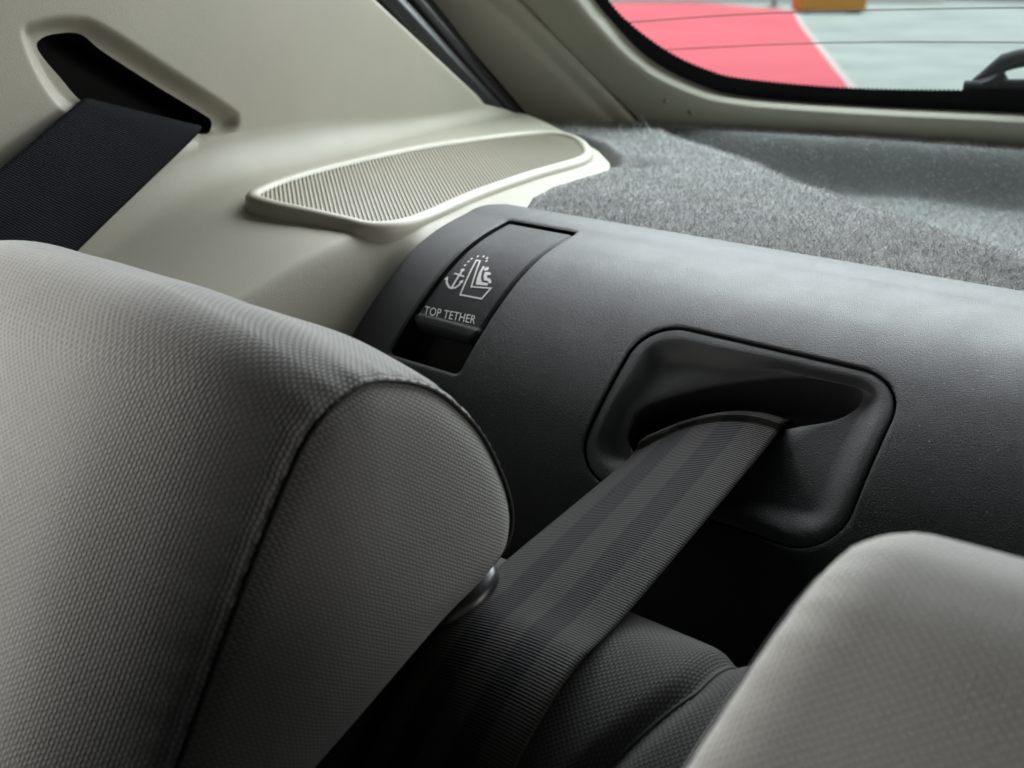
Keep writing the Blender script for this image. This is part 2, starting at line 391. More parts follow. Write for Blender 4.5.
# ================================================================== BEIGE SIDE TRIM with the belt slot, grille ledge
PROF = np.array([(.501, -.1335), (.485, -.1312), (.474, -.1312), (.465, -.133), (.447, -.1365), (.431, -.1415), (.415, -.1495), (.399, -.1605), (.385, -.172),
                 (.372, -.1845), (.36, -.198), (.349, -.212), (.339, -.227), (.330, -.243), (.322, -.262), (.316, -.285), (.312, -.31)])
PD = spline(PROF, 400)
PL = np.r_[0, np.cumsum(np.hypot(*np.diff(PD, axis=0).T))]
PT = np.gradient(PD, axis=0); PT /= np.linalg.norm(PT, axis=1)[:, None]
PN = np.stack([PT[:, 1], -PT[:, 0]], 1)              # outward (forward and up)
if PN[60, 1] < 0: PN = -PN
def PS(X, s, d=0.):                                 # a point of the black panel; d outwards
    X = np.asarray(X, float); s = np.asarray(s, float) + 0 * X; d = d + 0 * X
    y = np.interp(s, PL, PD[:, 0]); z = np.interp(s, PL, PD[:, 1]); ny = np.interp(s, PL, PN[:, 0]); nz = np.interp(s, PL, PN[:, 1])
    return np.stack([X + 0 * y, y + d * ny, z + d * nz], -1)
side = thing('side_trim', (-.5, .4, -.2), 'large beige plastic side trim with belt slot and raised grille ledge', 'side trim')
def wall_x(Y): return -.565 - .10 * (Y - .3)
def prof_z(Y): return np.interp(-Y, -PD[:, 0], PD[:, 1])
def ledge_z(x, Y):
    drop = np.minimum(0, prof_z(np.minimum(Y, .46)) - .006 + .1400)
    drop = drop * sstep(.47, .40, Y)
    drop2 = -.036 * sstep(.43, .24, Y) * sstep(-.62, -.54, x + .0 * Y)
    wgt = sstep(-.452, -.421, x) ** 1.5
    return -.1378 - .13 * (x + .44) + drop * wgt + drop2
SLOT = spline([(.298, -.038), (.301, -.0325), (.311, -.0305), (.325, -.0315), (.338, -.0415), (.370, -.0620), (.404, -.0825), (.4085, -.0865), (.4075, -.091), (.401, -.0935), (.378, -.0885), (.350, -.0795), (.322, -.0680), (.309, -.0535)], 150, True)
SLOTO = spline([(.289, -.030), (.300, -.0235), (.322, -.0225), (.339, -.0275), (.380, -.0525), (.424, -.0800), (.430, -.0880), (.427, -.0955), (.414, -.101), (.385, -.1005), (.350, -.092), (.315, -.078), (.297, -.058)], 150, True)
SLOT = SLOT + [.0065, -.0035]; SLOTO = SLOTO + [.003, -.002]
xs_ = np.r_[np.linspace(-.421, -.55, 44)]
cols = []                                           # description of a section: ledge x, or fillet angle, or wall z
for x in xs_: cols.append(('l', x))
for a in np.linspace(0, 90, 10)[1:]: cols.append(('a', a))
for z in np.r_[np.arange(-.098, -.012, .0013), np.linspace(-.010, .08, 10)]: cols.append(('w', z))
Yf = np.r_[np.linspace(.10, .27, 20), np.arange(.275, .445, .0014)]
tt = np.linspace(0, 1, 40)[1:]
def yend(kind, val):
    if kind == 'l': return np.interp(-val, [.421, .430, .438, .450, .470, .50, .53, .545, .556, .565], [.545, .610, .640, .666, .690, .7125, .731, .7375, .735, .728])
    if kind == 'a': return np.interp(val, [0, 45, 90], [.734, .722, .694])
    return .718 - (val + .12) * 1.577
grid = []
for kind, val in cols:
    ye = yend(kind, val); Y = np.r_[Yf, Yf[-1] + (ye - Yf[-1]) * tt]
    xw = wall_x(Y)
    R = .022 - .014 * sstep(.45, .66, Y); xa = xw + R; za = ledge_z(xa, Y)
    if kind == 'l':
        x = np.minimum(-.421 + (val + .421) / (-.55 + .421) * (xa + .421), -.421); z = ledge_z(x, Y)
    elif kind == 'a':
        a = math.radians(val); x = xa - R * math.sin(a); z = za + R * (1 - math.cos(a)) - (-.13) * 0 + .003 * math.sin(a)
    else:
        x = xw - .02 * (val + .1); zlow = za + R + .003; z = np.maximum(val, zlow + (val + .098) * .02)
    grid.append(np.stack([x, Y, z + 0 * Y], -1))
grid = np.array(grid); nc, nr = grid.shape[:2]
wi = [i for i, c in enumerate(cols) if c[0] == 'w']
# belt slot: bevelled shoulder, then the opening
Yg, Zg = grid[wi, :, 1], grid[wi, :, 2]
S = sdf(Yg, Zg, SLOT); SO = sdf(Yg, Zg, SLOTO)
ins = S < -1e-4; dil = ins.copy()                    # every vertex just outside the opening moves onto its rim
for a_ in (-1, 0, 1):
    for b_ in (-1, 0, 1): dil |= np.roll(np.roll(ins, a_, 0), b_, 1)
for _ in range(3):
    S0 = sdf(Yg, Zg, SLOT); cy = sdf(Yg + 1e-5, Zg, SLOT) - S0; cz = sdf(Yg, Zg + 1e-5, SLOT) - S0
    gl_ = np.hypot(cy, cz) + 1e-12; mv = np.where(dil & ~ins, -S0, 0); Yg = Yg + mv * cy / gl_; Zg = Zg + mv * cz / gl_
S = sdf(Yg, Zg, SLOT); SO = sdf(Yg, Zg, SLOTO)
dep = .0075 * sstep(0, .009, -SO)  + .03 * ins
grid[wi, :, 1] = Yg; grid[wi, :, 2] = Zg; grid[wi, :, 0] -= dep
deepW = np.zeros((nc, nr)); deepW[wi] = ins
# returns (edges folded back) along the right side and the rear end
first = grid[0]; skirt0 = first + np.array([.0012, 0, -.0018]); skirt1 = skirt0 + np.array([.0, 0, -.03])
full = np.concatenate([skirt1[None], skirt0[None], grid], 0)
deep = np.concatenate([np.zeros((2, nr)), deepW], 0)
T_ = full[:, -1] - full[:, -2]; T_ /= np.linalg.norm(T_, axis=1)[:, None]
Sg = np.gradient(full[:, -1], axis=0); nn = np.cross(Sg, T_); nn /= np.linalg.norm(nn, axis=1)[:, None] + 1e-9
sgn = np.sign(nn[40, 2]); nn *= sgn
kk = full[:, -1]
ext = [kk + T_ * .0022 - nn * .0006, kk + T_ * .004 - nn * .0026, kk + T_ * .0045 - nn * .022]
full = np.concatenate([full] + [e[:, None] for e in ext], 1); deep = np.concatenate([deep, np.zeros((nc + 2, 3))], 1)
n1, n2 = full.shape[:2]
ff = gridfaces(n1, n2); dflat = deep.ravel()
midx = [1 if sum(dflat[i] for i in q) >= 1 else 0 for q in ff]  # faces inside the beige opening coloured black for its dark depth
mk('wall', full.reshape(-1, 3), ff, [M['beige'], M['cavity']], side, midx=midx, sharp=55)

# speaker grille: raised frame, dark bed and one diagonal rib after another
def GP(x, Y, h):                                    # on the grille plane, h above the bed
    x = np.asarray(x, float); Y = np.asarray(Y, float)
    return np.stack([x + 0 * Y, Y + 0 * x, -.1350 - .13 * (x + .44) + h + 0 * Y], -1)
GRI = spline([(-.5195, .3985), (-.534, .44), (-.543, .50), (-.5475, .56), (-.5455, .613), (-.541, .66), (-.533, .687), (-.516, .694), (-.493, .677), (-.475, .648), (-.468, .58), (-.457, .51), (-.4445, .458), (-.4405, .430), (-.446, .4155), (-.458, .4115), (-.48, .404), (-.505, .3955)], 200, True)
def offs(P, d):
    t = np.roll(P, -1, 0) - np.roll(P, 1, 0); n = np.stack([t[:, 1], -t[:, 0]], 1); n /= np.linalg.norm(n, axis=1)[:, None]
    c = P.mean(0); s = np.sign(((P - c) * n).sum(1).mean()); return P + s * d * n
gr = mk('speaker_grille', *(lambda A: (A.reshape(-1, 3), gridfaces(len(A), 200, False, True)))(np.array([
    GP(*offs(GRI, d).T, h) for d, h in ((.0088, -.020), (.0085, -.004), (.0080, -.0008), (.0070, .0008), (.0052, .0018), (.0030, .0020), (.0013, .0016), (.0002, .0004), (-.0006, -.0022), (-.0010, -.0030))])), M['beige_gloss'], side, sharp=70)
bedv = GP(*offs(GRI, -.0004).T, -.0011)
mk('grille_bed', np.vstack([bedv, bedv.mean(0)[None]]), [(i, (i + 1) % 200, 200) for i in range(200)], M['beige_deep'], gr, smooth=False)
rd = np.array([.79, -.613]); rd /= np.linalg.norm(rd); rn = np.array([-rd[1], rd[0]])
ctr = GRI.mean(0); pr = (GRI - ctr) @ rn
k0 = pr.min() + .002
GI = offs(GRI, -.0002)
while k0 < pr.max() - .001:
    hits = []
    for a, b_ in zip(GI, np.roll(GI, -1, 0)):
        pa, pb = (a - ctr) @ rn - k0, (b_ - ctr) @ rn - k0
        if pa * pb < 0: hits.append(((a + (b_ - a) * pa / (pa - pb)) - ctr) @ rd)
    if len(hits) >= 2 and max(hits) - min(hits) > .004:
        A = ctr + rd * min(hits) + rn * k0; B = ctr + rd * max(hits) + rn * k0
        V = []
        for P_ in (A, B):
            for dx, h in ((-.00066, -.0020), (-.00052, -.0003), (-.00025, .0001), (.00025, .0001), (.00052, -.0003), (.00066, -.0020)):
                p2 = P_ + rn * dx; V.append(GP(p2[0], p2[1], h))
        mk('rib', np.array(V).reshape(-1, 3), [(i, i + 1, i + 7, i + 6) for i in range(5)] + [(0, 6, 11, 5)], M['beige_gloss'], gr, smooth=False)
    k0 += .0025

# ================================================================== CARPETED SHELF
shelf = thing('carpeted_shelf', (-.2, .7, -.2), 'fuzzy grey carpet shelf with a sunken tray below the rear window', 'shelf')
TRAY = spline([(-.530, .828), (-.50, .80), (-.457, .764), (-.41, .732), (-.364, .701), (-.32, .664), (-.282, .635), (-.228, .600), (-.178, .568), (-.135, .543), (-.05, .52), (.1, .515), (.35, .52),
               (.35, .90), (.1, .898), (-.1, .895), (-.236, .885), (-.329, .872), (-.405, .853), (-.485, .832)], 240, True)
LEDGE = np.array([(-.40, .49), (-.4225, .53), (-.427, .58), (-.433, .625), (-.445, .655), (-.462, .682), (-.50, .716), (-.544, .744), (-.57, .742), (-.62, .735), (-.7, .70), (-.7, .49)])
def carpet_z(x, y):
    d = -sdf(x, y, TRAY)
    front = sstep(.70, .50, y)
    z = -.1365 + .0055 * sstep(.495, .56, y)
    dist_back = d
    z = z + .0035 * np.exp(-((d + .004) / .014) ** 2) * sstep(.84, .74, y) - .041 * sstep(-.004, .040 - .018 * sstep(.77, .85, y), d)
    z = z - .020 * sstep(.0015, -.004, sdf(x, y, LEDGE))
    z = z - .010 * sstep(.03, .0, np.hypot(x + .437, y - .665))
    z += .0007 * np.sin(x * 61 + y * 23) * np.cos(y * 47 - x * 13)
    return z
cx = np.r_[np.linspace(-.66, -.10, 150), np.linspace(-.09, .25, 40)]; cyy = np.linspace(.497, .925, 130)
CX, CY = np.meshgrid(cx, cyy, indexing='ij'); CZz = carpet_z(CX, CY)
mk('carpet', np.stack([CX, CY, CZz], -1).reshape(-1, 3), gridfaces(len(cx), len(cyy)), M['carpet'], shelf)
NF = 270000
fx = rng.uniform(-.62, .16, NF); fy = .499 + (.915 - .499) * rng.uniform(0, 1, NF) ** 1.15
kp = sdf(fx, fy, LEDGE) > .0004; fx, fy = fx[kp], fy[kp]; NF = len(fx)
fz = carpet_z(fx, fy); e = 1e-3
nx_ = -(carpet_z(fx + e, fy) - fz) / e; ny_ = -(carpet_z(fx, fy + e) - fz) / e
nv = np.stack([nx_, ny_, np.ones(NF)], 1); nv /= np.linalg.norm(nv, axis=1)[:, None]
clump = np.sin(fx * 420 + 3 * np.sin(fy * 300)) * np.sin(fy * 390 + 3 * np.sin(fx * 260))
tilt = rng.normal(0, .75, (NF, 3)); tilt[:, 2] *= .4
ln = rng.gamma(5, .0025 / 5, NF) * (1 + .25 * clump); ln = ln * (.25 + .75 * sstep(.0, .014, sdf(fx, fy, LEDGE))); long_ = rng.random(NF) < .006; ln = np.where(long_, ln * 2.3, ln)
dv = nv + tilt; dv /= np.linalg.norm(dv, axis=1)[:, None]
basep = np.stack([fx, fy, fz], 1) - nv * .0004; tip = basep + dv * ln[:, None]
wv = np.cross(dv, rng.normal(0, 1, (NF, 3))); wv /= np.linalg.norm(wv, axis=1)[:, None] + 1e-9
hw = rng.uniform(.00011, .00020, NF)[:, None]; midp = basep + dv * ln[:, None] * .5 + rng.normal(0, .00035, (NF, 3))
V = np.stack([basep - wv * hw, basep + wv * hw, midp + wv * hw * .8, midp - wv * hw * .8, tip], 1).reshape(-1, 3)
V[:, 2] += CZ; o0 = np.array(WL[shelf.name]); V -= o0
me = bpy.data.meshes.new('carpet_pile'); me.vertices.add(5 * NF); me.vertices.foreach_set('co', V.ravel())
idx = (np.arange(NF) * 5)[:, None]; quad = idx + np.array([0, 1, 2, 3]); tri = idx + np.array([3, 2, 4])
loops = np.concatenate([quad, tri], 1).ravel(); me.loops.add(len(loops)); me.loops.foreach_set('vertex_index', loops.astype(np.int32))
me.polygons.add(2 * NF); st = (np.arange(NF) * 7)[:, None] + np.array([0, 4]); me.polygons.foreach_set('loop_start', st.ravel().astype(np.int32))
me.update(calc_edges=True); me.materials.append(M['fibre'])
shade = np.clip(rng.beta(2, 2, NF) + .18 * clump, 0, 1); lay = me.uv_layers.new(name='UVMap')
uvv = np.stack([np.repeat(shade, 7), np.zeros(7 * NF)], 1); lay.data.foreach_set('uv', uvv.astype(np.float32).ravel())
me.polygons.foreach_set('use_smooth', np.ones(2 * NF, dtype=bool)); me.validate()
po = bpy.data.objects.new('carpet_pile', me); C.objects.link(po); po.parent = shelf; po['kind'] = 'stuff'

# ================================================================== BLACK REAR PANEL
panel = thing('parcel_trim', (-.2, .4, -.3), 'black grained plastic panel curving down behind the headrests', 'trim panel')
FX0, FX1, FS0, FS1 = -.3885, -.3405, .0345, .1475
FLAPR = rrect(FX0, FX1, FS0, FS1, .003, 5)
BEZ = rrect(-.2590, -.1362, .0935, .1755, .021, 12)
Xg = np.r_[np.linspace(-.418, -.395, 9), np.arange(-.393, -.335, .0008), np.linspace(-.333, -.266, 20), np.arange(-.264, -.130, .0011), np.linspace(-.128, .25, 60)]
Sg_ = np.r_[.0025, np.linspace(.006, .030, 8), np.arange(.0315, .18, .0009), np.linspace(.182, PL[-1], 24)]
PX, PSs = np.meshgrid(Xg, Sg_, indexing='ij')
def snap(X, Y, poly, tol):
    s = sdf(X, Y, poly); e = 1e-5; gx = sdf(X + e, Y, poly) - s; gy = sdf(X, Y + e, poly) - s; g = np.hypot(gx, gy) + 1e-12
    mv = np.where(np.abs(s) < tol, -s, 0); return X + mv * gx / g, Y + mv * gy / g
PX, PSs = snap(PX, PSs, FLAPR, .00045); PX, PSs = snap(PX, PSs, BEZ, .0006)
s1 = sdf(PX, PSs, FLAPR); s2 = sdf(PX, PSs, BEZ)
dd = -.0007 * sstep(.0016, 0, s1) - .0003 * sstep(.0008, 0, s2)
dd = np.where(s2 < -.0002, -.016, dd)
dd = np.where(s1 < -.0002, -.013 - .004 * sstep(.10, .14, PSs), dd)
pv = PS(PX, PSs, dd)
keep = s2 > -.0045
ff = []
nX, nS = PX.shape; kf = keep.ravel(); r1 = ((s1 < -.0002) | (s2 < -.0002)).ravel(); midx = []
for q in gridfaces(nX, nS):
    if all(kf[i] for i in q): ff.append(q); midx.append(1 if any(r1[i] for i in q) else 0)
pvf = pv.reshape(-1, 3)
# folded-back end at the beige trim and folded top edge at the carpet
def strip(line, outv, dn, base_i):
    a = line + outv * .0010 + dn * .0004; b_ = line + outv * .0018 + dn * .0016; c_ = line + outv * .0020 + dn * .022
    return a, b_, c_
endl = pv[0]; nrm_e = PS(np.full(nS, Xg[0]), PSs[0], -1.0) - PS(np.full(nS, Xg[0]), PSs[0], 0.0)
a, b_, c_ = strip(endl, np.array([-1., 0, 0]), nrm_e, 0)
extra = np.vstack([a, b_, c_]); k = len(pvf); allv = np.vstack([pvf, extra]); rows_ = [np.arange(nS), k + np.arange(nS), k + nS + np.arange(nS), k + 2 * nS + np.arange(nS)]
for r0_, r1_ in zip(rows_[:-1], rows_[1:]):
    for j in range(nS - 1): ff.append((int(r0_[j]), int(r0_[j + 1]), int(r1_[j + 1]), int(r1_[j]))); midx.append(0)
topl = pv[:, 0]; k = len(allv)
ts = [topl + [0, .0012, -.0001], topl + [0, .0022, -.0010], topl + [0, .0026, -.0028], topl + [0, .0028, -.02]]
allv = np.vstack([allv] + ts); rows_ = [np.arange(nX) * nS] + [k + i * nX + np.arange(nX) for i in range(4)]
for r0_, r1_ in zip(rows_[:-1], rows_[1:]):
    for j in range(nX - 1): ff.append((int(r0_[j]), int(r0_[j + 1]), int(r1_[j + 1]), int(r1_[j]))); midx.append(0)
mk('shell', allv, ff, [M['black'], M['cavity']], panel, midx=midx, sharp=50)

# --- belt bezel: rim, dished slope, floor and the slanted slot
SLP = spline([(-.2405, .1530), (-.2425, .1440), (-.2405, .1345), (-.2224, .1208), (-.2033, .1099), (-.1835, .1020), (-.1640, .0982), (-.1560, .0998), (-.1535, .1045), (-.1545, .1110), (-.1610, .1185), (-.1733, .1253), (-.195, .1375), (-.215, .149), (-.232, .157)], 240, True)
bc = np.array([-.198, .1300])
def bypol(P, n=240):                                # resample a closed outline by the angle round the slot's middle
    d = P - bc; a = np.arctan2(d[:, 1], d[:, 0]); o = np.argsort(a); a = a[o]; r = np.hypot(*d.T)[o]
    A = np.linspace(-math.pi, math.pi, n, endpoint=False)
    return A, np.interp(A, np.r_[a[-1] - 2 * math.pi, a, a[0] + 2 * math.pi], np.r_[r[-1], r, r[0]])
def bezr(d, r): return rrect(-.2590 + d, -.1362 - d, .0935 + d, .1755 - d, max(r - d, .004), 40)
def dense(P, n=2000):
    Q = np.vstack([P, P[:1]]); d = np.r_[0, np.cumsum(np.linalg.norm(np.diff(Q, axis=0), axis=1))]; s = np.linspace(0, d[-1], n, endpoint=False)
    return np.stack([np.interp(s, d, Q[:, k]) for k in range(2)], 1)
A, rs = bypol(dense(SLP))
def ring(d, r=.021): return bypol(dense(bezr(d, r)))[1]
def smax(a, b_, k=.004): return .5 * (a + b_ + np.sqrt((a - b_) ** 2 + k * k)) - .5 * k * .35
rim = [(ring(.0009), -.007), (ring(.0009), -.0013), (ring(.0014), -.0008), (ring(.0030), -.0006), (ring(.0050), -.0006)]
r_rim = ring(.0050); fl_ = np.minimum(smax(ring(.0165), rs + .0040), r_rim - .0030)
rr_ = rim + [(r_rim + (fl_ - r_rim) * t, -.0006 - .0046 * (t * t * (3 - 2 * t))) for t in (.12, .25, .4, .55, .7, .85, 1.0)]
rr_ += [(rs + (fl_ - rs) * .5, -.0054), (rs + .0014, -.0056), (rs + .0004, -.0061), (rs, -.0076), (rs - .0004, -.034)]
V = []
for r, d in rr_:
    X = bc[0] + r * np.cos(A); s = bc[1] + r * np.sin(A); V.append(PS(X, s, np.full(len(X), d)))
V = np.array(V); nb = len(V)
bz = mk('belt_bezel', V.reshape(-1, 3), gridfaces(nb, 240, False, True), M['black_bezel'], panel, sharp=70)
V2 = V[-1]; mk('slot_cavity', np.vstack([V2, V2.mean(0)[None]]), [(i, (i + 1) % 240, 240) for i in range(240)], M['cavity'], bz, smooth=False)  # black sheet closing the slot, standing for the darkness behind it

# --- tether flap with its print
fx_ = np.linspace(-.3868, -.3425, 30); fs_ = np.r_[np.linspace(.0365, .118, 60), np.linspace(.1195, .1285, 10)]
FXg, FSg = np.meshgrid(fx_, fs_, indexing='ij')
def flap_d(X, s):
    d = -.0012 + 0 * X
    u = np.minimum(X - fx_[0], fx_[-1] - X); d = d - .0010 * sstep(.0014, 0, u)
    d = d - .0008 * sstep(.0385, .0365, s)
    d = d + .0007 * sstep(.1205, .1220, s) * sstep(.1300, .1265, s) - .0035 * sstep(.1265, .1290, s) ** 1.5
    return d
corner = sstep(.1235, .1285, FSg) * .0045 * (np.abs(FXg - fx_.mean()) / (fx_[-1] - fx_.mean())) ** 6
FX2 = FXg - np.sign(FXg - fx_.mean()) * corner
T0 = PS(FX2, FSg, flap_d(FXg, FSg)); B0 = PS(FX2, FSg, -.0070 + 0 * FXg)
nfx, nfs = FXg.shape; nT = nfx * nfs
fa = gridfaces(nfx, nfs); fb = [tuple(nT + i for i in q[::-1]) for q in fa]; fs2 = []
bd = [i * nfs for i in range(nfx)] + [(nfx - 1) * nfs + j for j in range(1, nfs)] + [i * nfs + nfs - 1 for i in range(nfx - 2, -1, -1)] + [j for j in range(nfs - 2, 0, -1)]
for a, b_ in zip(bd, bd[1:] + bd[:1]): fs2.append((a, b_, nT + b_, nT + a))
flap = mk('tether_flap', np.vstack([T0.reshape(-1, 3), B0.reshape(-1, 3)]), fa + fb + fs2, M['black_flap'], panel, sharp=50)
FC = -.3635
def FPt(u, s, h=.00022):
    u = np.asarray(u, float); s = np.asarray(s, float); return PS(FC + u, s, flap_d(FC + u, s) + h)
def fillpoly(pts, sub=1):
    P = np.array(pts, float); V = FPt(P[:, 0], P[:, 1]); return V, [tuple(range(len(P)))]
def stroke(pts, wd, closed=False):
    P = np.array(pts, float); Q = np.vstack([P, P[:1]]) if closed else P; out = []
    for a, b_ in zip(Q[:-1], Q[1:]):
        t = (b_ - a) / (np.linalg.norm(b_ - a) + 1e-12); n = np.array([-t[1], t[0]]) * wd / 2; a2, b2 = a - t * wd * .45, b_ + t * wd * .45
        k = 4; ts_ = np.linspace(0, 1, k)[:, None]; l = a2 + n + (b2 - a2) * ts_; r = a2 - n + (b2 - a2) * ts_
        W_ = np.vstack([l, r]); out.append((FPt(W_[:, 0], W_[:, 1]), gridfaces(2, k)))
    return join(out)
def disc(c, r, sy=1.0):
    a = np.linspace(0, 2 * math.pi, 14, endpoint=False); return fillpoly(np.stack([c[0] + r * np.cos(a), c[1] + r * sy * np.sin(a)], 1))
pieces = [stroke([(-.01182, .07936), (-.00928, .07946), (-.00157, .09783), (.01045, .09593), (.00948, .10357), (-.00468, .10423)], .00095, True)]
mk('seat_symbol', *pieces[0], M['print'], flap, smooth=False)
cres = [(-.00483, .08236), (-.00315, .08281), (-.00237, .08664), (-.00001, .09091), (.00234, .09338), (.00665, .09323), (.0073, .09482), (.00008, .09593), (-.00187, .09236), (-.00379, .08747)]
tors = [(-.00059, .0866), (.00112, .08585), (.00327, .08615), (.0042, .08738), (.00221, .08821), (.00351, .08995), (.00563, .09008), (.00775, .09159), (.00822, .0931), (.00678, .09307), (.00547, .09188), (.00291, .09198), (.00076, .08946)]
mk('child_symbol', *join([fillpoly(cres), fillpoly(tors), disc((-.0012, .0841), .0013, 1.15)]), M['print'], flap, smooth=False)
mk('anchor_symbol', *join([stroke([(-.01458, .08843), (-.01279, .10155)], .0012), stroke([(-.01752, .09181), (-.01085, .09244)], .0010),
    stroke([(-.01998, .09625), (-.01778, .09919), (-.01464, .10124), (-.01258, .1015), (-.01052, .10062), (-.00961, .09851), (-.00973, .096)], .0012),
    fillpoly([(-.0213, .0972), (-.0203, .0948), (-.0186, .0967)]), fillpoly([(-.0112, .0964), (-.0094, .0946), (-.0083, .0968)]), disc((-.01458, .08843), .0012)]), M['print'], flap, smooth=False)
mk('dotted_tether_symbol', *join([disc(c, .00062, 1.3) for c in [(-.0156, .0848), (-.01565, .0816), (-.01539, .07907), (-.01318, .07635), (-.0098, .0755), (-.00687, .07624), (-.00545, .0785)]]), M['print'], flap, smooth=False)
cu = bpy.data.curves.new('lettering', 'FONT'); cu.body = 'TOP TETHER'; cu.size = 1; cu.resolution_u = 3; cu.space_character = 1.03
to = bpy.data.objects.new('lettering_source', cu); C.objects.link(to); bpy.context.view_layer.update()
tm = bpy.data.meshes.new_from_object(to.evaluated_get(bpy.context.evaluated_depsgraph_get()))
tv = np.array([v.co[:2] for v in tm.vertices]); tf = [tuple(p.vertices) for p in tm.polygons]
bpy.data.objects.remove(to); bpy.data.meshes.remove(tm)
mn, mx_ = tv.min(0), tv.max(0); q = (tv - mn) / (mx_ - mn)
uu = -.01885 + q[:, 0] * .03412 + q[:, 1] * (-.0020); ss = .12073 - .00183 * q[:, 0] - q[:, 1] * .0049
mk('lettering', FPt(uu, ss), tf, M['print'], flap, smooth=False)

# ================================================================== SEAT BACK
seat = thing('rear_bench', (-.15, .24, -.36), 'grey cloth top of the rear seat back under the headrests', 'seat')
SP = spline([(.310, -.38), (.307, -.30), (.304, -.25), (.298, -.229), (.287, -.2155), (.272, -.2095), (.255, -.2105), (.235, -.2185), (.215, -.2325), (.196, -.252), (.176, -.282), (.152, -.33), (.135, -.38)], 90)
SLn = np.r_[0, np.cumsum(np.hypot(*np.diff(SP, axis=0).T))]
SNn = np.gradient(SP, axis=0); SNn = np.stack([SNn[:, 1], -SNn[:, 0]], 1); SNn /= np.linalg.norm(SNn, axis=1)[:, None]
if SNn[45, 1] < 0: SNn = -SNn
def seat_pt(X, s, d=0.):
    X = np.asarray(X, float); s = np.asarray(s, float)
    seamx = -.139 - .30 * np.clip(s - .20, 0, .09)
    puff = -.004 * np.exp(-((X - seamx) / .005) ** 2) + .003 * sstep(0, .03, X - seamx)
    y = np.interp(s, SLn, SP[:, 0]); z = np.interp(s, SLn, SP[:, 1]); ny = np.interp(s, SLn, SNn[:, 0]); nz = np.interp(s, SLn, SNn[:, 1])
    return np.stack([X, y + (d + puff) * ny, z + (d + puff) * nz], -1)
sx = np.r_[np.linspace(-.60, -.19, 60), np.linspace(-.185, -.10, 80), np.linspace(-.09, .25, 40)]
SX, SS = np.meshgrid(sx, SLn, indexing='ij')
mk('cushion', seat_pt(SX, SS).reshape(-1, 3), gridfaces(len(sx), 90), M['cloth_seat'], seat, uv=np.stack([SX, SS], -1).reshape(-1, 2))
ssm = np.linspace(.10, .36, 120); xsm = -.139 - .30 * np.clip(ssm - .20, 0, .09)
mk('seam', *tube(seat_pt(xsm, ssm, .0000), .0008, 6), M['thread'], seat)
# plastic sleeve of the headrest post
gp = seat_pt(np.array(-.231), np.array(float(np.interp(-.250, -SP[:, 0], SLn))))
a = np.linspace(0, 2 * math.pi, 24, endpoint=False); V = []
for r, h in ((1.12, -.004), (1.12, .003), (1.05, .006), (.85, .0078), (.5, .0082)):
    V.append(np.stack([gp[0] + r * .0105 * np.cos(a), gp[1] + r * .0150 * np.sin(a), gp[2] + h + .25 * r * .0150 * np.sin(a)], 1))
mk('headrest_sleeve', np.vstack(V), gridfaces(5, 24, False, True) + [tuple(4 * 24 + k for k in range(24))], M['gloss_black'], seat, sharp=60)

# ================================================================== HEADRESTS
HP = [(.108, -.236), (.112, -.221), (.125, -.199), (.151, -.157), (.170, -.129), (.179, -.119), (.190, -.1128), (.204, -.111), (.227, -.120), (.245, -.136), (.257, -.153), (.2665, -.175), (.2655, -.190), (.252, -.1985), (.228, -.206), (.17, -.230), (.13, -.2445), (.115, -.245)]
NP = 480
HPs = spline(HP, NP, True)
ht = np.roll(HPs, -1, 0) - np.roll(HPs, 1, 0); hn = np.stack([ht[:, 1], -ht[:, 0]], 1); hn /= np.linalg.norm(hn, axis=1)[:, None]
hc = HPs.mean(0)
if ((HPs - hc) * hn).sum(1).mean() < 0: hn = -hn
hl = np.r_[0, np.cumsum(np.linalg.norm(np.diff(HPs, axis=0), axis=1))]
fw_ = sstep(.60, .98, hn @ np.array([-.73, .68]))      # 1 on the front face, fading smoothly over the top
ker = np.hanning(45); ker /= ker.sum(); fw_ = np.convolve(np.r_[fw_[-22:], fw_, fw_[:22]], ker, 'valid')
